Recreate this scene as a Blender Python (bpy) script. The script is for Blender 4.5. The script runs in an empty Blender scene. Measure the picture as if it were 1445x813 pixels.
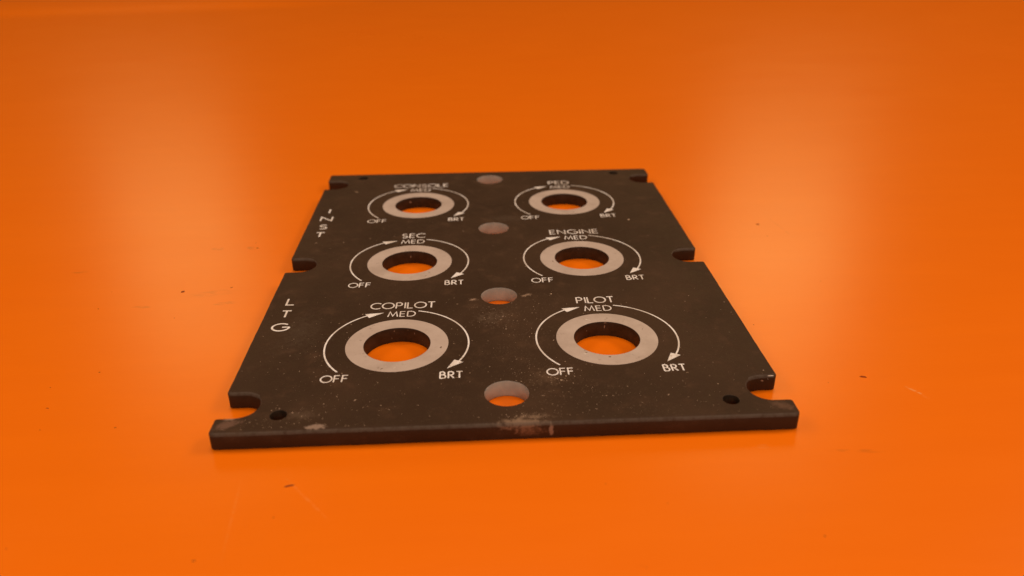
import bpy, bmesh, math, random
from mathutils import Vector, Matrix

MM = 0.001
rnd = random.Random(7)
sc = bpy.context.scene
COL = sc.collection

# ------------------------------------------------------------------ camera
TOP = 4.85                                  # height of the plate's top face above the table, mm
cam_d = bpy.data.cameras.new('camera')
cam = bpy.data.objects.new('camera', cam_d)
COL.objects.link(cam)
cam.location = (-6.7154 * MM, -231.957 * MM, (117.378 + TOP) * MM)
cam.rotation_mode = 'XYZ'
cam.rotation_euler = (1.105998, 0.006053, -0.050919)
cam_d.sensor_fit = 'HORIZONTAL'
cam_d.sensor_width = 36.0
cam_d.lens = 27.84
cam_d.clip_start = 0.01
cam_d.clip_end = 50
cam_d.dof.use_dof = True
cam_d.dof.focus_distance = 0.240
cam_d.dof.aperture_fstop = 12.0
sc.camera = cam

# ------------------------------------------------------------------ light
world = bpy.data.worlds.new('World')
sc.world = world
world.use_nodes = True
bg = world.node_tree.nodes['Background']
bg.inputs['Color'].default_value = (1.0, 0.60, 0.28, 1)
bg.inputs['Strength'].default_value = 0.025


def area(name, loc, target, sx, sy, power, col):
    d = bpy.data.lights.new(name, 'AREA')
    d.shape = 'RECTANGLE'
    d.size, d.size_y = sx, sy
    d.energy = power
    d.color = col
    o = bpy.data.objects.new(name, d)
    COL.objects.link(o)
    o.location = loc
    o.rotation_euler = (Vector(target) - Vector(loc)).to_track_quat('-Z', 'Y').to_euler()
    return o


WARM = (1.0, 0.71, 0.50)
area('ceiling_light', (0.10, 0.15, 2.7), (0.05, 0.15, 0), 2.0, 0.6, 44.0, WARM)
area('side_lamp_right', (1.6, 0.45, 1.5), (0.0, 0.3, 0), 0.6, 0.5, 15.0, WARM)
area('side_lamp_left', (-1.6, 0.45, 1.5), (0.0, 0.3, 0), 0.6, 0.5, 11.0, WARM)
area('room_light', (0.04, -1.10, 0.58), (0.0, -0.02, 0), 0.60, 0.40, 6.0, WARM)


def from_dir(hit, az, el, dist):
    a, e = math.radians(az), math.radians(el)
    return Vector((hit[0] + dist * math.cos(e) * math.sin(a), hit[1] + dist * math.cos(e) * math.cos(a), dist * math.sin(e)))


LH, RH = (-0.142, 0.12, 0), (0.127, 0.084, 0)
area('strip_lamp_left', from_dir(LH, -21.5, 27.5, 1.4), LH, 0.24, 0.40, 0.82, (1.0, 0.78, 0.28))
area('strip_lamp_right', from_dir(RH, 22.5, 29, 1.4), RH, 0.26, 0.40, 1.25, (1.0, 0.78, 0.28))

vs = sc.view_settings
vs.view_transform = 'Standard'
vs.look = 'None'
vs.exposure = -0.06
vs.gamma = 1.0
vs.use_curve_mapping = False
sc.cycles.max_bounces = 8


# ------------------------------------------------------------------ node helpers
class NT:
    def __init__(self, name):
        self.m = bpy.data.materials.new(name)
        self.m.use_nodes = True
        self.t = self.m.node_tree
        self.b = self.t.nodes['Principled BSDF']
        self.tc = self.t.nodes.new('ShaderNodeTexCoord').outputs['Object']

    def n(self, kind, **kw):
        nd = self.t.nodes.new(kind)
        for k, v in kw.items():
            setattr(nd, k, v)
        return nd

    def put(self, sock, v):
        if isinstance(v, bpy.types.NodeSocket):
            self.t.links.new(v, sock)
        else:
            sock.default_value = v

    def mapping(self, scale=(1, 1, 1), loc=(0, 0, 0), rot=(0, 0, 0), src=None):
        nd = self.n('ShaderNodeMapping')
        self.put(nd.inputs['Vector'], src or self.tc)
        nd.inputs['Scale'].default_value = scale
        nd.inputs['Location'].default_value = loc
        nd.inputs['Rotation'].default_value = rot
        return nd.outputs[0]

    def noise(self, scale, detail=3, rough=0.55, src=None, dist=0.0):
        nd = self.n('ShaderNodeTexNoise')
        self.put(nd.inputs['Vector'], src or self.tc)
        nd.inputs['Scale'].default_value = scale
        nd.inputs['Detail'].default_value = detail
        nd.inputs['Roughness'].default_value = rough
        nd.inputs['Distortion'].default_value = dist
        return nd.outputs['Fac']

    def math(self, op, a, b=0.0, c=0.0):
        nd = self.n('ShaderNodeMath', operation=op)
        self.put(nd.inputs[0], a)
        self.put(nd.inputs[1], b)
        self.put(nd.inputs[2], c)
        return nd.outputs[0]

    def ramp(self, v, a, b, lo=0.0, hi=1.0):
        nd = self.n('ShaderNodeMapRange', interpolation_type='SMOOTHSTEP')
        self.put(nd.inputs['Value'], v)
        nd.inputs['From Min'].default_value = a
        nd.inputs['From Max'].default_value = b
        nd.inputs['To Min'].default_value = lo
        nd.inputs['To Max'].default_value = hi
        return nd.outputs[0]

    def mix(self, f, a, b):
        nd = self.n('ShaderNodeMix', data_type='RGBA')
        self.put(nd.inputs[0], f)
        self.put(nd.inputs[6], a if isinstance(a, bpy.types.NodeSocket) else (*a, 1))
        self.put(nd.inputs[7], b if isinstance(b, bpy.types.NodeSocket) else (*b, 1))
        return nd.outputs[2]

    def spot(self, x, y, rx, ry, ang=0.0, z=None, rz=2.0):
        """1 in the middle of an ellipse (mm, panel coordinates), 0 at its rim"""
        sub = self.n('ShaderNodeVectorMath', operation='SUBTRACT')
        self.put(sub.inputs[0], self.tc)
        sub.inputs[1].default_value = (x * MM, y * MM, (z if z is not None else TOP) * MM)
        v = self.mapping(scale=(1, 1, 1), rot=(0, 0, -math.radians(ang)), src=sub.outputs[0])
        v = self.mapping(scale=(1 / (rx * MM), 1 / (ry * MM), 1 / (rz * MM) if z is not None else 0.0), src=v)
        ln = self.n('ShaderNodeVectorMath', operation='LENGTH')
        self.put(ln.inputs[0], v)
        return self.math('SUBTRACT', 1.0, ln.outputs['Value'])

    def bump(self, h, strength, dist):
        nd = self.n('ShaderNodeBump')
        nd.inputs['Strength'].default_value = strength
        nd.inputs['Distance'].default_value = dist
        self.put(nd.inputs['Height'], h)
        self.put(self.b.inputs['Normal'], nd.outputs[0])


# ------------------------------------------------------------------ materials
def mat_table():
    t = NT('orange_laminate')
    streak = t.noise(60, 4, 0.6, src=t.mapping(scale=(0.25, 1.6, 1)))
    blot = t.noise(14, 3, 0.5)
    c = t.mix(t.ramp(streak, 0.35, 0.7), (0.815, 0.172, 0.0004), (0.83, 0.178, 0.0005))
    c = t.mix(t.math('MULTIPLY', t.ramp(blot, 0.45, 0.75), 0.5), c, (0.82, 0.166, 0.0004))
    # faint pale scuffs and brownish rubbed marks
    fine = t.noise(900, 2, 0.6, src=t.mapping(scale=(0.3, 1.4, 1)))
    for x, y, rx, ry, ang, col, k in SCUFFS:
        m = t.spot(x, y, rx, ry, ang)
        m = t.math('MULTIPLY', t.ramp(m, 0.0, 0.5), t.ramp(fine, 0.40, 0.62))
        c = t.mix(t.math('MULTIPLY', m, k), c, col)
    t.put(t.b.inputs['Base Color'], c)
    r = t.noise(22, 5, 0.65, src=t.mapping(scale=(0.7, 1.3, 1)))
    t.put(t.b.inputs['Roughness'], t.ramp(r, 0.3, 0.7, 0.297, 0.318))
    t.b.inputs['IOR'].default_value = 1.40
    h = t.math('ADD', t.noise(420, 3, 0.5, src=t.mapping(scale=(0.35, 1.5, 1))), t.math('MULTIPLY', t.noise(2600, 2, 0.5), 0.35))
    t.bump(h, 0.07, 0.0003)
    return t.m


def mat_plate():
    t = NT('worn_black_paint')
    big = t.noise(28, 4, 0.6)
    mid = t.noise(160, 4, 0.65)
    c = t.mix(t.ramp(big, 0.35, 0.7), (0.036, 0.0180, 0.0092), (0.049, 0.0252, 0.0135))
    c = t.mix(t.math('MULTIPLY', t.ramp(mid, 0.5, 0.8), 0.55), c, (0.085, 0.046, 0.026))
    # dusty grain all over, stronger towards the worn middle and front
    grain = t.noise(2600, 2, 0.6)
    dust = t.noise(90, 3, 0.6)
    zone = t.ramp(t.spot(8, -40, 75, 60), 0.0, 0.8, 0.25, 1.0)
    d = t.math('MULTIPLY', t.ramp(grain, 0.60, 0.74), t.ramp(dust, 0.40, 0.70))
    d = t.math('MULTIPLY', d, zone)
    c = t.mix(t.math('MULTIPLY', d, 0.75), c, (0.16, 0.11, 0.075))
    # rubbed-through patches: (x, y, rx, ry, angle, colour, strength, threshold low, high, z, rz)
    w1 = t.noise(700, 4, 0.65)
    w2 = t.noise(1700, 3, 0.65)
    for x, y, rx, ry, ang, col, k, lo, hi, z, rz in WEAR:
        m = t.spot(x, y, rx, ry, ang, z, rz)
        m = t.math('ADD', m, t.math('MULTIPLY', t.math('SUBTRACT', w1, 0.5), 1.5))
        m = t.math('ADD', m, t.math('MULTIPLY', t.math('SUBTRACT', w2, 0.5), 0.9))
        m = t.math('MULTIPLY', t.ramp(m, lo, hi), k)
        c = t.mix(m, c, col)
    # arrises: thinned paint, with the bevel's pale highlight put into the colour
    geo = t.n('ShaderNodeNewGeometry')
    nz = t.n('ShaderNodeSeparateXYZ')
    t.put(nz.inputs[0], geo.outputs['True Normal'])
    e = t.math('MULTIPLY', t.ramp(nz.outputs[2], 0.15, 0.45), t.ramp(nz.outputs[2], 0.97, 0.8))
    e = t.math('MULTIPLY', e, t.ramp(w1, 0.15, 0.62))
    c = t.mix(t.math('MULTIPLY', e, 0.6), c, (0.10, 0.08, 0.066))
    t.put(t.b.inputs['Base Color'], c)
    t.put(t.b.inputs['Roughness'], t.ramp(mid, 0.3, 0.7, 0.60, 0.72))
    t.b.inputs['IOR'].default_value = 1.27
    h = t.math('ADD', t.noise(1500, 3, 0.6), t.math('MULTIPLY', t.noise(240, 3, 0.5), 0.6))
    t.bump(h, 0.5, 0.0001)
    return t.m


def mat_ring():
    t = NT('bare_grey_plastic')
    c = t.mix(t.ramp(t.noise(120, 4, 0.6), 0.3, 0.7), (0.44, 0.365, 0.335), (0.50, 0.425, 0.395))
    sc1 = t.noise(420, 3, 0.7, src=t.mapping(scale=(1, 1, 1)))
    c = t.mix(t.math('MULTIPLY', t.ramp(sc1, 0.60, 0.74), 0.6), c, (0.22, 0.17, 0.14))
    c = t.mix(t.math('MULTIPLY', t.ramp(t.noise(75, 5, 0.65), 0.48, 0.66), 0.35), c, (0.33, 0.27, 0.24))
    c = t.mix(t.math('MULTIPLY', t.ramp(t.noise(600, 3, 0.6), 0.68, 0.76), 0.5), c, (0.62, 0.57, 0.53))
    t.put(t.b.inputs['Base Color'], c)
    t.b.inputs['Roughness'].default_value = 0.5
    t.bump(t.noise(1800, 2, 0.5), 0.15, 0.00004)
    return t.m


def mat_bore():
    t = NT('pale_plastic_core')
    c = t.mix(t.ramp(t.noise(260, 4, 0.6), 0.35, 0.7), (0.37, 0.40, 0.40), (0.45, 0.47, 0.46))
    c = t.mix(t.math('MULTIPLY', t.ramp(t.noise(900, 3, 0.6), 0.6, 0.75), 0.35), c, (0.20, 0.15, 0.11))
    t.put(t.b.inputs['Base Color'], c)
    t.b.inputs['Roughness'].default_value = 0.5
    t.b.inputs['Subsurface Weight'].default_value = 0.0
    return t.m


def mat_ink():
    t = NT('white_engraved_lettering')
    c = t.mix(t.ramp(t.noise(1300, 4, 0.7), 0.52, 0.70), (0.82, 0.82, 0.86), (0.44, 0.37, 0.32))
    c = t.mix(t.math('MULTIPLY', t.ramp(t.noise(150, 2, 0.5), 0.42, 0.65), 0.7), c, (0.56, 0.50, 0.46))
    t.put(t.b.inputs['Base Color'], c)
    t.b.inputs['Roughness'].default_value = 0.5
    return t.m


def mat_plain(name, c1, c2, rough, scale=800):
    t = NT(name)
    t.put(t.b.inputs['Base Color'], t.mix(t.ramp(t.noise(scale, 3, 0.6), 0.35, 0.65), c1, c2))
    t.b.inputs['Roughness'].default_value = rough
    return t.m


BEI = (0.25, 0.17, 0.12)
WEAR = [
    (3.0, -72.0, 9.0, 2.2, 0, BEI, 0.75, 0.15, 0.85, TOP - 0.4, 3.2),
    (5.0, -73.0, 8.0, 4.0, 0, (0.20, 0.115, 0.07), 0.6, 0.35, 0.9, TOP - 2.2, 3.0),
    (10.4, -73.2, 0.75, 2.0, 0, (0.30, 0.22, 0.17), 0.75, 0.1, 0.5, TOP - 1.9, 2.6),
    (6.5, -70.0, 9.0, 2.6, 0, BEI, 0.55, 0.45, 1.0, None, 1),
    (-47.4, -71.0, 3.2, 1.1, 2, (0.30, 0.22, 0.18), 0.75, 0.05, 0.5, None, 1),
    (-69.5, -69.0, 5.0, 2.6, 20, (0.16, 0.09, 0.065), 0.7, 0.15, 0.8, None, 1),
    (-69.0, -66.6, 3.0, 0.7, 12, (0.32, 0.24, 0.19), 0.7, 0.25, 0.8, None, 1),
    (69.5, -69.0, 5.0, 3.0, -20, (0.14, 0.075, 0.05), 0.6, 0.25, 0.9, None, 1),
    (12.0, -52.0, 14.0, 9.0, 30, (0.11, 0.066, 0.04), 0.5, 0.35, 1.1, None, 1),
    (-8.2, -5.5, 2.6, 1.6, 20, (0.28, 0.19, 0.14), 0.8, 0.35, 0.75, None, 1),
    (8.8, -3.6, 3.6, 1.5, 30, (0.26, 0.18, 0.13), 0.7, 0.40, 0.8, None, 1),
    (-3.0, -18.0, 14.0, 13.0, 0, (0.15, 0.105, 0.075), 0.32, 0.55, 1.05, None, 1),
    (-52.0, -66.0, 9.0, 5.0, 0, (0.10, 0.065, 0.045), 0.5, 0.45, 1.0, None, 1),
    (-60.0, -24.0, 12.0, 25.0, 0, (0.070, 0.046, 0.032), 0.5, 0.30, 1.1, None, 1),
    (5.0, 64.0, 14.0, 8.0, 0, (0.075, 0.050, 0.036), 0.55, 0.35, 1.1, None, 1),
    (57.6, -65.6, 4.2, 3.6, 0, (0.13, 0.085, 0.055), 0.5, 0.45, 1.0, None, 1),
    (-57.6, -66.8, 4.2, 2.8, 0, (0.13, 0.085, 0.05), 0.5, 0.45, 1.0, None, 1),
]
PALE, BRN = (0.80, 0.36, 0.12), (0.33, 0.06, 0.004)
SCUFFS = [
    (-91, 6.2, 4.5, 1.4, 10, BRN, 0.35), (-106, 52, 3.0, 1.6, 0, BRN, 0.4), (-93, 52, 3.0, 1.8, -30, BRN, 0.35),
    (-97, 14, 10, 3, 10, BRN, 0.18), (-150, 34, 4, 1.2, 10, BRN, 0.35), (-118, 5, 4, 1.5, 0, BRN, 0.25),
    (111, -57.5, 0.5, 3.2, 35, PALE, 0.8), (112.5, -60.5, 0.5, 1.6, 35, PALE, 0.6),
    (116, 60, 0.6, 14, 8, BRN, 0.16), (-47, -91, 0.4, 12, 40, PALE, 0.22), (-62, -96, 0.35, 16, 5, PALE, 0.18),
    (84, -82, 8, 1.0, -4, BRN, 0.25), (88, -128, 10, 1.5, 0, PALE, 0.22), (62, -79, 2, 1.0, 0, PALE, 0.35),
    (-20, -70, 30, 10, 0, BRN, 0.05),
]
M_TABLE, M_PLATE, M_RING, M_BORE, M_INK = mat_table(), mat_plate(), mat_ring(), mat_bore(), mat_ink()
M_WALL = mat_plain('dark_bore_paint', (0.016, 0.0105, 0.006), (0.030, 0.019, 0.011), 0.55, 500)  # black of the hole walls, darker than the plate's face
M_CHIP_GLINT = mat_plain('chip_and_glint_speck', (0.50, 0.37, 0.28), (0.22, 0.145, 0.095), 0.6, 300)  # chipped paint, and the glints painted inside the bores
M_WHITECHIP = mat_plain('bare_white_nick', (0.75, 0.70, 0.66), (0.5, 0.44, 0.40), 0.5)
M_DIRT = mat_plain('brown_crumb', (0.10, 0.022, 0.006), (0.20, 0.035, 0.006), 0.8)
M_DIRT2 = mat_plain('rusty_crumb', (0.34, 0.05, 0.004), (0.22, 0.035, 0.004), 0.8)


# ------------------------------------------------------------------ mesh helpers (mm in, metres out)
def mesh_obj(name, bm, mats, parent=None, smooth=False):
    me = bpy.data.meshes.new(name)
    for v in bm.verts:
        v.co *= MM
    bm.to_mesh(me)
    bm.free()
    for m in (mats if isinstance(mats, (list, tuple)) else [mats]):
        me.materials.append(m)
    if smooth:
        me.polygons.foreach_set('use_smooth', [True] * len(me.polygons))
    o = bpy.data.objects.new(name, me)
    COL.objects.link(o)
    if parent:
        o.parent = parent
    return o


def fillet(pts):
    """closed polygon [(x, y, r)] -> points with rounded corners"""
    out = []
    n = len(pts)
    for i in range(n):
        x, y, r = pts[i]
        P = Vector((x, y))
        A = (Vector(pts[i - 1][:2]) - P).normalized()
        B = (Vector(pts[(i + 1) % n][:2]) - P).normalized()
        if r <= 0:
            out.append(P)
            continue
        half = A.angle(B) / 2
        d = r / math.tan(half)
        c = P + (A + B).normalized() * (r / math.sin(half))
        s, e = P + A * d - c, P + B * d - c
        a0, a1 = math.atan2(s.y, s.x), math.atan2(e.y, e.x)
        da = (a1 - a0 + math.pi) % (2 * math.pi) - math.pi
        k = max(3, int(abs(da) / math.radians(9)))
        for j in range(k + 1):
            a = a0 + da * j / k
            out.append(c + Vector((math.cos(a), math.sin(a))) * r)
    return out


def inward(loop):
    """unit miter normals pointing into the material on the left of the loop direction"""
    n = len(loop)
    res = []
    for i in range(n):
        a = (loop[i] - loop[i - 1]).normalized()
        b = (loop[(i + 1) % n] - loop[i]).normalized()
        na, nb = Vector((-a.y, a.x)), Vector((-b.y, b.x))
        m = (na + nb).normalized()
        res.append(m / max(0.5, m.dot(na)))
    return res


def circle(x, y, r, n=48):
    return [Vector((x + r * math.cos(2 * math.pi * i / n), y + r * math.sin(2 * math.pi * i / n))) for i in range(n)]


# ------------------------------------------------------------------ the table surface
def table_height(x, y):
    """flat sheet; far behind the panel, on the left, it lifts a little where the surface is creased"""
    yl = 745 + 0.19 * (x + 411)
    fade = max(0.0, min(1.0, (-120 - x) / 160))
    d = y - yl
    if d <= 0 or fade <= 0:
        return 0.0
    return fade * (1 - math.exp(-d / 40.0)) * 6.0


bm = bmesh.new()
xs = [-2400, -1600, -1100] + [-1000 + 40 * i for i in range(24)] + [0, 100, 250, 500, 900, 1600, 2400]
ys = [-900, -500, -300, -200, -100, 0, 100, 200, 300, 400, 500, 560] + [600 + 10 * i for i in range(45)] + [1100, 1300, 1700, 2400, 3200]
grid = [[bm.verts.new((x, y, table_height(x, y))) for x in xs] for y in ys]
for j in range(len(ys) - 1):
    for i in range(len(xs) - 1):
        bm.faces.new((grid[j][i], grid[j][i + 1], grid[j + 1][i + 1], grid[j + 1][i]))
table = mesh_obj('tabletop', bm, M_TABLE, smooth=True)
table['kind'] = 'structure'
table['label'] = 'glossy orange laminate table surface under the black panel'


def crumb(x, y, ln, wd, ang, h, mat, seed):
    r = random.Random(seed)
    b = bmesh.new()
    n = 9
    ca, sa = math.cos(math.radians(ang)), math.sin(math.radians(ang))
    low, top = [], []
    for i in range(n):
        a = 2 * math.pi * i / n
        k = r.uniform(0.7, 1.15)
        u, v = math.cos(a) * ln / 2 * k, math.sin(a) * wd / 2 * k
        px, py = x + u * ca - v * sa, y + u * sa + v * ca
        low.append(b.verts.new((px, py, -0.01)))
        top.append(b.verts.new((x + (px - x) * 0.55, y + (py - y) * 0.55, h)))
    b.faces.new(top)
    for i in range(n):
        b.faces.new((low[i], low[(i + 1) % n], top[(i + 1) % n], top[i]))
    return mesh_obj('loose_crumb', b, mat, table)  # loose crumbs and fibres resting on the table


CR = [(-51.5, -86.9, 2.7, 0.42, 14, 0.22, M_DIRT), (-107.8, 15.6, 1.6, 0.75, 25, 0.3, M_DIRT), (100.2, -50.2, 1.9, 0.6, -20, 0.3, M_DIRT2),
      (108, 63, 1.9, 0.9, -15, 0.25, M_DIRT2), (-91, 52, 1.5, 0.6, -10, 0.1, M_DIRT2), (-122, -52, 0.9, 0.4, 0, 0.1, M_DIRT2),
      (-92, 18, 1.2, 0.3, 20, 0.1, M_DIRT2), (111, -108, 0.5, 0.4, 0, 0.2, M_DIRT)]
for i in range(26):
    x, y = rnd.uniform(-150, 150), rnd.uniform(-125, 60)
    if abs(x) < 78 and y > -80:
        y = rnd.uniform(-125, -80)
    s = rnd.uniform(0.16, 0.42)
    CR.append((x, y, s * rnd.uniform(1, 2.2), s, rnd.uniform(0, 180), 0.07, rnd.choice((M_DIRT, M_DIRT2, M_DIRT2))))
for i, a in enumerate(CR):
    crumb(*a, seed=i)

# ------------------------------------------------------------------ the panel
panel = bpy.data.objects.new('lighting_control_panel', None)
panel.empty_display_size = 0.02
COL.objects.link(panel)
panel['label'] = 'worn black aircraft lighting control faceplate with six grey ringed holes and white lettering'
panel['category'] = 'control panel'

HW, YF, YB = 73.35, -72.75, 123.75
ND, NH = 9.9, 5.5                       # notch depth, half width
NY = (-60.65, 24.45, 109.6)
CXS = (-30.634, 30.634)
ROWS = (-32.40, 24.52, 81.94)
RING_R, BORE_R, ARC_R = 14.86, 9.58, 20.75
CENTRE = ((0.0, -59.31), (0.0, -3.43), (0.0, 54.25), (0.0, 112.6))
CENTRE_R = 5.83
SMALL = ((-57.75, -65.6), (57.55, -65.6), (-57.75, 118.2), (57.55, 118.2))
SMALL_R = 2.15

pts = [(-HW, YF, 1.3), (HW, YF, 1.5)]
for yc in NY:
    pts += [(HW, yc - NH, 0.8), (HW - ND, yc - NH, NH - 0.02), (HW - ND, yc + NH, NH - 0.02), (HW, yc + NH, 1.1)]
pts += [(HW, YB, 1.6), (-HW, YB, 1.2)]
for yc in reversed(NY):
    pts += [(-HW, yc + NH, 1.0), (-HW + ND, yc + NH, NH - 0.02), (-HW + ND, yc - NH, NH - 0.02), (-HW, yc - NH, 0.8)]
outline = []
raw = fillet(pts)
for i, q in enumerate(raw):             # subdivide long runs so the edge can wander a little
    if outline and (q - outline[-1]).length < 0.05:
        continue
    outline.append(q)
dense = []
for i, q in enumerate(outline):
    nx = outline[(i + 1) % len(outline)]
    k = max(1, int((nx - q).length / 3.0))
    for j in range(k):
        dense.append(q.lerp(nx, j / k))
outline = dense

bm = bmesh.new()
TH = TOP - 0.03                         # the plate's underside rests on the table


def skirt(loop, b_of, bot, mat_i, zt=TOP, zb=0.03, mid_mat=None):
    nrm = inward(loop)
    prof = []
    for a in (0, 25, 50, 72, 90):
        prof.append((1 - math.sin(math.radians(a)), 1 - math.cos(math.radians(a))))
    rings = []
    for fi, fz in prof:
        ring = []
        for q, nn in zip(loop, nrm):
            b = b_of(nn)
            p = q + nn * (b * fi)
            ring.append(bm.verts.new((p.x, p.y, zt - b * fz)))
        rings.append(ring)
    rings.append([bm.verts.new((q.x, q.y, zb + bot)) for q in loop])
    rings.append([bm.verts.new((q.x + nn.x * bot, q.y + nn.y * bot, zb)) for q, nn in zip(loop, nrm)])
    n = len(loop)
    for k in range(len(rings) - 1):
        for i in range(n):
            f = bm.faces.new((rings[k + 1][i], rings[k + 1][(i + 1) % n], rings[k][(i + 1) % n], rings[k][i]))
            f.smooth = True
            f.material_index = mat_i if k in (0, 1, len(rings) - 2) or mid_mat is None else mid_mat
    return rings[0], rings[-1]


def edge_bevel(nn):
    return 1.2 if nn.y > 0.7 else 0.5


_wob = {}


def wobble(q):
    return 0.035 * math.sin(q.x * 1.7 + q.y * 0.9) + 0.03 * math.sin(q.x * 0.63 - q.y * 2.3 + 1)


outline = [q + Vector((wobble(q), wobble(Vector((q.y, q.x))))) for q in outline]
tops, bots = [], []
a, b = skirt(outline, edge_bevel, 0.25, 0)
tops.append(a)
bots.append(b)


def hole(x, y, r, n, mid=None):
    loop = list(reversed(circle(x, y, r, n)))      # clockwise: material on the left
    a, b = skirt(loop, lambda nn: 0.10, 0.08, 0, mid_mat=mid)
    tops.append(a)
    bots.append(b)


for yy in ROWS:
    for xx in CXS:
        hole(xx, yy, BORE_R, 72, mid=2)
for x, y in CENTRE:
    hole(x, y, CENTRE_R, 56, mid=1)
for x, y in SMALL:
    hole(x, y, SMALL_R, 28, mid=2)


def cap(rings):
    es = []
    for ring in rings:
        n = len(ring)
        for i in range(n):
            e = bm.edges.get((ring[i], ring[(i + 1) % n])) or bm.edges.new((ring[i], ring[(i + 1) % n]))
            es.append(e)
    r = bmesh.ops.triangle_fill(bm, use_beauty=True, use_dissolve=False, edges=es)
    return [g for g in r['geom'] if isinstance(g, bmesh.types.BMFace)]


for f in cap(tops):
    f.smooth = False
    f.normal_update()
    if f.normal.z < 0:
        f.normal_flip()
for f in cap(bots):
    f.smooth = False
    f.normal_update()
    if f.normal.z > 0:
        f.normal_flip()
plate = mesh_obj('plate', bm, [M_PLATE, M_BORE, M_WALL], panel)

# ------------------------------------------------------------------ rings of bare plastic round the six holes
for yy in ROWS:
    for xx in CXS:
        bm = bmesh.new()
        prof = ((BORE_R + 0.11, 0.002), (BORE_R + 0.14, 0.035), (RING_R - 0.05, 0.035), (RING_R, 0.002))
        n = 96
        rg = [[bm.verts.new((xx + r * math.cos(2 * math.pi * i / n), yy + r * math.sin(2 * math.pi * i / n), TOP + z)) for i in range(n)] for r, z in prof]
        for k in range(3):
            for i in range(n):
                bm.faces.new((rg[k][i], rg[k + 1][i], rg[k + 1][(i + 1) % n], rg[k][(i + 1) % n]))
        mesh_obj('dial_ring', bm, M_RING, panel)


# ------------------------------------------------------------------ lettering: a single-stroke geometric alphabet
def arcp(cx, cy, rx, ry, a0, a1, n=18):
    return [(cx + rx * math.cos(math.radians(a0 + (a1 - a0) * i / n)), cy + ry * math.sin(math.radians(a0 + (a1 - a0) * i / n))) for i in range(n + 1)]


GLYPH = {   # width, strokes (cap height 1)
    'O': (1.04, [arcp(0.52, 0.5, 0.52, 0.5, 90, 450, 36)]),
    'C': (0.86, [arcp(0.52, 0.5, 0.52, 0.5, 47, 313, 28)]),
    'G': (0.98, [arcp(0.52, 0.5, 0.52, 0.5, 47, 360, 32), [(1.04, 0.5), (0.60, 0.5)]]),
    'P': (0.52, [[(0, 0), (0, 1)], [(0, 1), (0.24, 1)] + arcp(0.24, 0.73, 0.27, 0.27, 90, -90, 12) + [(0, 0.46)]]),
    'R': (0.58, [[(0, 0), (0, 1)], [(0, 1), (0.24, 1)] + arcp(0.24, 0.74, 0.26, 0.26, 90, -90, 12) + [(0, 0.48)], [(0.20, 0.48), (0.56, 0)]]),
    'B': (0.56, [[(0, 0), (0, 1)], [(0, 1), (0.22, 1)] + arcp(0.22, 0.77, 0.23, 0.23, 90, -90, 12) + [(0, 0.54)], [(0, 0.54), (0.26, 0.54)] + arcp(0.26, 0.27, 0.29, 0.27, 90, -90, 12) + [(0, 0)]]),
    'D': (0.80, [[(0, 0), (0, 1)], [(0, 1), (0.30, 1)] + arcp(0.30, 0.5, 0.50, 0.5, 90, -90, 20) + [(0, 0)]]),
    'I': (0.0, [[(0, 0), (0, 1)]]),
    'L': (0.44, [[(0, 1), (0, 0), (0.46, 0)]]),
    'T': (0.62, [[(0, 1), (0.62, 1)], [(0.31, 1), (0.31, 0)]]),
    'E': (0.50, [[(0.50, 1), (0, 1), (0, 0), (0.50, 0)], [(0, 0.52), (0.46, 0.52)]]),
    'F': (0.48, [[(0.48, 1), (0, 1), (0, 0)], [(0, 0.52), (0.44, 0.52)]]),
    'M': (1.0, [[(0, 0), (0.17, 1), (0.5, 0.10), (0.83, 1), (1.0, 0)]]),
    'N': (0.74, [[(0, 0), (0, 1), (0.74, 0), (0.74, 1)]]),
    'S': (0.52, [arcp(0.27, 0.755, 0.23, 0.245, 35, 250, 14) + arcp(0.26, 0.255, 0.25, 0.255, 72, -145, 16)]),
}
SP = {'L': 0.20, 'T': 0.16, 'O': 0.17, 'C': 0.17}


def ribbon(bm, line, w, z, closed=False):
    P = [Vector(q) for q in line]
    n = len(P)
    L = []
    for i in range(n):
        if closed:
            a = (P[i] - P[i - 1 if i else n - 2]).normalized()
            b = (P[(i + 1) if i < n - 1 else 1] - P[i]).normalized()
        else:
            a = (P[i] - P[i - 1]).normalized() if i else (P[1] - P[0]).normalized()
            b = (P[i + 1] - P[i]).normalized() if i < n - 1 else a
        na, nb = Vector((-a.y, a.x)), Vector((-b.y, b.x))
        m = (na + nb).normalized()
        m = m / max(0.42, m.dot(na)) * (w / 2)
        L.append((bm.verts.new((P[i].x + m.x, P[i].y + m.y, z)), bm.verts.new((P[i].x - m.x, P[i].y - m.y, z))))
    for i in range(n - 1):
        bm.faces.new((L[i][1], L[i + 1][1], L[i + 1][0], L[i][0]))


def layout(text):
    x, out = 0.0, []
    for i, ch in enumerate(text):
        out.append((ch, x))
        x += GLYPH[ch][0]
        if i < len(text) - 1:
            x += 0.5 * (SP.get(ch, 0.27) + SP.get(text[i + 1], 0.27))
    return out, x


def word(text, xc, yb, cap, width=None, weight=0.52, squeeze=1.0):
    lay, w = layout(text)
    sx = (width - weight) / w if width else cap * squeeze
    sy = cap - weight
    bm = bmesh.new()
    k = 0
    for ch, x0 in lay:
        for st in GLYPH[ch][1]:
            line = [(xc + (x0 + px - w / 2) * sx, yb + weight / 2 + py * sy) for px, py in st]
            closed = (Vector(line[0]) - Vector(line[-1])).length < 1e-4
            ribbon(bm, line, weight, TOP + 0.018 + 0.003 * (k % 3), closed)
            k += 1
    o = mesh_obj('lettering', bm, M_INK, panel)
    o['label'] = 'white letter ' + text if len(text) == 1 else 'white lettering reading ' + text
    return o


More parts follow.
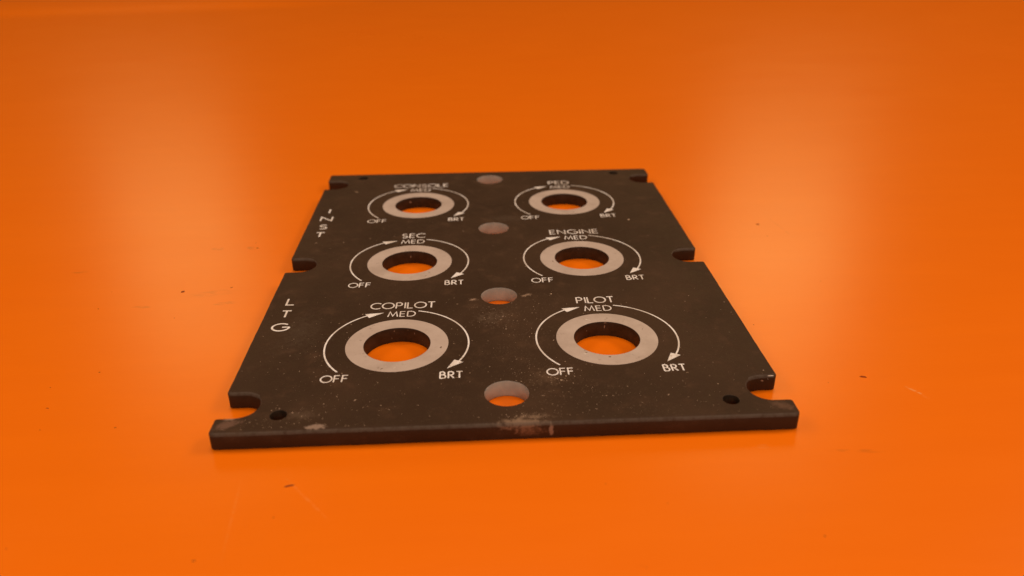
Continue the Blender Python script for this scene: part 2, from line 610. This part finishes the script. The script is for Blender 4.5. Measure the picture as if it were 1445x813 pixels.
def arc_arrow(xc, yc, a0, a1, tip):
    """an arc from angle a0 to a1 (degrees) ending in a solid head whose point is at angle tip"""
    bm = bmesh.new()
    n = 40
    line = [(xc + ARC_R * math.cos(math.radians(a0 + (a1 - a0) * i / n)), yc + ARC_R * math.sin(math.radians(a0 + (a1 - a0) * i / n))) for i in range(n + 1)]
    ribbon(bm, line, 0.48, TOP + 0.018)
    o = mesh_obj('arc_arrow', bm, M_INK, panel)
    hb = bmesh.new()
    s = -1 if a1 < a0 else 1
    back = math.radians(a1 - s * 1.5)
    ctr = Vector((math.cos(back), math.sin(back)))
    rt = ARC_R - 0.45
    T = Vector((math.cos(math.radians(tip)), math.sin(math.radians(tip)))) * rt
    vs_ = [T, ctr * (ARC_R + 1.35), ctr * (ARC_R - 1.55)]
    vv = [hb.verts.new((xc + q.x, yc + q.y, TOP + 0.026)) for q in vs_]
    f = hb.faces.new(vv)
    f.normal_update()
    if f.normal.z < 0:
        f.normal_flip()
    mesh_obj('arrow_head', hb, M_INK, o)


TITLES = {(0, 0): ('COPILOT', 20.6), (1, 0): ('PILOT', 12.4), (0, 1): ('SEC', 9.0), (1, 1): ('ENGINE', 18.8), (0, 2): ('CONSOLE', 24.0), (1, 2): ('PED', 9.4)}
for ri, yy in enumerate(ROWS):
    for ci, xx in enumerate(CXS):
        t, w = TITLES[(ci, ri)]
        word(t, xx, yy + 21.95, 4.3, w, 0.47)
        word('MED', xx, yy + 16.6, 3.6, 8.75, 0.40)
        word('OFF', xx - 15.6, yy - 19.2, 3.6, 7.55, 0.40)
        word('BRT', xx + 16.0, yy - 19.05, 3.6, 6.5, 0.43)
        arc_arrow(xx, yy, -137.5, -243.5 + 3, -254.2)
        arc_arrow(xx, yy, 75.8, -31.0, -43.5)
for ch, yb, cp, w in (('I', 74.5, 4.8, None), ('N', 65.9, 4.8, 5.0), ('S', 57.4, 4.8, 3.4), ('T', 49.6, 4.8, 3.8),
                      ('L', -6.1, 4.9, 2.9), ('T', -14.2, 4.8, 3.4), ('G', -22.7, 5.0, 5.5)):
    word(ch, -66.7, yb, cp, w, 0.62)


# ------------------------------------------------------------------ specks where the paint is chipped or dusty
def on_metal(x, y, m=0.3):
    if abs(x) > HW - 1.2 or y < YF + 1.5 or y > YB - 1.5:
        return False
    for yc in NY:
        if abs(y - yc) < NH + 1 and abs(x) > HW - ND - 1:
            return False
    for yy in ROWS:
        for xx in CXS:
            d = math.hypot(x - xx, y - yy)
            if d < RING_R + m:
                return False
    for x0, y0 in CENTRE:
        if math.hypot(x - x0, y - y0) < CENTRE_R + m:
            return False
    for x0, y0 in SMALL:
        if math.hypot(x - x0, y - y0) < SMALL_R + m:
            return False
    return True


def fleck(bm, x, y, s, el, ang, z):
    n = rnd.choice((4, 5, 6))
    ca, sa = math.cos(ang), math.sin(ang)
    vv = []
    for i in range(n):
        a = 2 * math.pi * i / n + rnd.uniform(-0.3, 0.3)
        u, v = math.cos(a) * s * el * rnd.uniform(0.6, 1.1), math.sin(a) * s * rnd.uniform(0.6, 1.1)
        vv.append(bm.verts.new((x + u * ca - v * sa, y + u * sa + v * ca, z)))
    bm.faces.new(vv)


bm = bmesh.new()
CL = [(0, -18, 12, 10, 190), (10, -52, 12, 9, 190), (-48, -63, 16, 6, 90), (-45, -45, 20, 14, 100), (30, -62, 26, 6, 90),
      (6, -69.5, 7, 1.2, 50), (-60, -68.5, 9, 1.6, 30), (-8.5, -5.5, 1.6, 1.2, 14), (8.8, -4.0, 2.2, 1.2, 16), (17, -3.5, 1.6, 1.2, 8),
      (-55, -25, 12, 22, 60), (62, -55, 8, 8, 30), (0, 20, 60, 45, 60), (-50, -70.8, 20, 0.6, 30), (20, -68, 30, 2.5, 40)]
for cx, cy, sx, sy, n in CL:
    for _ in range(n):
        x, y = rnd.gauss(cx, sx * 0.6), rnd.gauss(cy, sy * 0.6)
        if on_metal(x, y):
            fleck(bm, x, y, 0.05 + 0.13 * rnd.random() ** 2.5, rnd.choice((1, 1, 1.3, 1.8)), rnd.uniform(0, 6.28), TOP + 0.012 + rnd.random() * 0.004)
for _ in range(900):
    x, y = rnd.uniform(-72, 72), rnd.uniform(-72, 120)
    if rnd.random() < 0.35 + 0.65 * (y < -5) and on_metal(x, y):
        fleck(bm, x, y, 0.05 + 0.12 * rnd.random() ** 3, rnd.choice((1, 1.2, 2.2)), rnd.uniform(0, 6.28), TOP + 0.012 + rnd.random() * 0.004)
chips = mesh_obj('paint_specks', bm, M_CHIP_GLINT, plate)
chips['kind'] = 'stuff'

# the few big nicks
NICK = [(-58.7, 99.8, 1.25, 0.5, -0.5), (53.95, 59.7, 0.5, 0.6, 0.2), (17.0, -3.2, 0.42, 0.35, 0.6), (-13.5, -8.4, 0.3, 0.26, 0), (-39.3, -60.2, 0.55, 0.12, 0.8),
        (14.9, -54.0, 0.32, 0.28, 0), (49.5, -52.3, 0.5, 0.16, -0.3), (-9.6, -49.0, 0.22, 0.2, 0), (-13, -51.0, 0.7, 0.06, 0.3), (9.5, -61.0, 0.55, 0.12, 0),
        (-66.8, 44.0, 0.5, 0.3, 0), (-47.0, 47.0, 0.45, 0.3, 0.4), (-14.2, -33.0, 0.28, 0.22, 0), (42.0, -62.5, 0.5, 0.1, 0.9)]
for x, y, a, b, ang in NICK:
    bm = bmesh.new()
    n = 8
    vv = []
    for i in range(n):
        t = 2 * math.pi * i / n
        u, v = math.cos(t) * a * rnd.uniform(0.7, 1.1), math.sin(t) * b * rnd.uniform(0.7, 1.1)
        vv.append(bm.verts.new((x + u * math.cos(ang) - v * math.sin(ang), y + u * math.sin(ang) + v * math.cos(ang), TOP + 0.02)))
    bm.faces.new(vv)
    mesh_obj('nick_glint', bm, M_CHIP_GLINT, plate)


def wall_nick_glint(P, u, v, a, b, mat):
    """a nick, or a painted glint, on a wall: centre P, in-plane axes u (along) and v (up)"""
    bm = bmesh.new()
    vv = []
    for i in range(7):
        t = 2 * math.pi * i / 7
        k = rnd.uniform(0.65, 1.1)
        q = Vector(P) + Vector(u) * (math.cos(t) * a * k) + Vector(v) * (math.sin(t) * b * k)
        vv.append(bm.verts.new(q))
    bm.faces.new(vv)
    mesh_obj('nick_glint', bm, mat, plate)


for xx, yy, ang, z, a, b in [(CXS[0], ROWS[0], 100, 3.9, 0.18, 0.2), (CXS[0], ROWS[0], 62, 3.4, 0.1, 0.4), (CXS[0], ROWS[0], 105, 1.6, 0.14, 0.14), (CXS[0], ROWS[0], 45, 1.9, 0.14, 0.12),  # white glints on the bore walls, painted as pale flecks
                             (CXS[0], ROWS[0], 75, 4.2, 0.2, 0.12), (CXS[1], ROWS[0], 85, 3.2, 0.18, 0.7), (CXS[1], ROWS[0], 84, 4.5, 0.5, 0.12), (CXS[1], ROWS[0], 120, 2.6, 0.2, 0.16),
                             (CXS[0], ROWS[1], 92, 2.7, 0.16, 0.45), (CXS[1], ROWS[1], 90, 3.9, 0.14, 0.2), (CXS[0], ROWS[2], 115, 3.0, 0.35, 0.5), (CXS[1], ROWS[2], 178, 3.2, 0.35, 0.6)]:
    t = math.radians(ang)
    r = BORE_R - 0.03
    wall_nick_glint((xx + r * math.cos(t), yy + r * math.sin(t), z), (-math.sin(t), math.cos(t), 0), (0, 0, 1), a, b, M_CHIP_GLINT)
yw = NY[0] + NH - 0.05
wall_nick_glint((70.9, yw + 0.02, TOP - 1.1), (1, 0, 0.1), (0, 0, 1), 0.12, 0.1, M_WHITECHIP)
wall_nick_glint((69.4, yw, TOP - 1.6), (1, 0, -0.15), (0, 0, 1), 0.55, 0.22, M_CHIP_GLINT)
wall_nick_glint((71.6, NY[0] + NH + 0.12, TOP - 0.14), (1, 0, 0), (0, 0.75, 0.66), 0.9, 0.16, M_WHITECHIP)

# scuffs on the bare rings
M_GRIME = mat_plain('grime', (0.12, 0.075, 0.05), (0.20, 0.14, 0.10), 0.7)
RING_MARKS = [(-33.8, -45.4, 0.55, 0.22, 0.5, 1), (-34.9, -45.0, 0.35, 0.15, 0.2, 1), (-17.9, -35.0, 0.30, 0.7, -0.3, 1), (-30.4, -45.2, 0.45, 0.18, 0.9, 0),
              (-33.9, -19.2, 0.8, 0.15, 0.1, 0), (-41.5, -29.5, 0.5, 0.12, 0.1, 1), (23.5, -40.3, 0.42, 0.28, 0.3, 1), (22.9, -40.9, 0.6, 0.35, -0.4, 0),
              (29.8, -43.0, 0.40, 0.35, 0.2, 1), (26.6, -21.4, 1.2, 0.22, -0.5, 0), (42.0, -28.0, 0.4, 0.12, 1.0, 1), (-24.4, 13.0, 0.4, 0.2, 0.4, 1), (20.0, 22.0, 0.2, 0.6, 0.2, 1),
              (-20.4, 84.0, 0.4, 0.3, 0, 1), (33.0, 69.5, 0.6, 0.2, 0.1, 1), (-40.5, 31.0, 0.25, 0.5, 0.6, 0)]
for x, y, a, b, ang, m in RING_MARKS:
    bm = bmesh.new()
    vv = []
    for i in range(9):
        t = 2 * math.pi * i / 9
        u, v = math.cos(t) * a * rnd.uniform(0.55, 1.15), math.sin(t) * b * rnd.uniform(0.55, 1.15)
        vv.append(bm.verts.new((x + u * math.cos(ang) - v * math.sin(ang), y + u * math.sin(ang) + v * math.cos(ang), TOP + 0.045)))
    bm.faces.new(vv)
    mesh_obj('ring_scuff', bm, M_GRIME if m else M_WHITECHIP, plate)
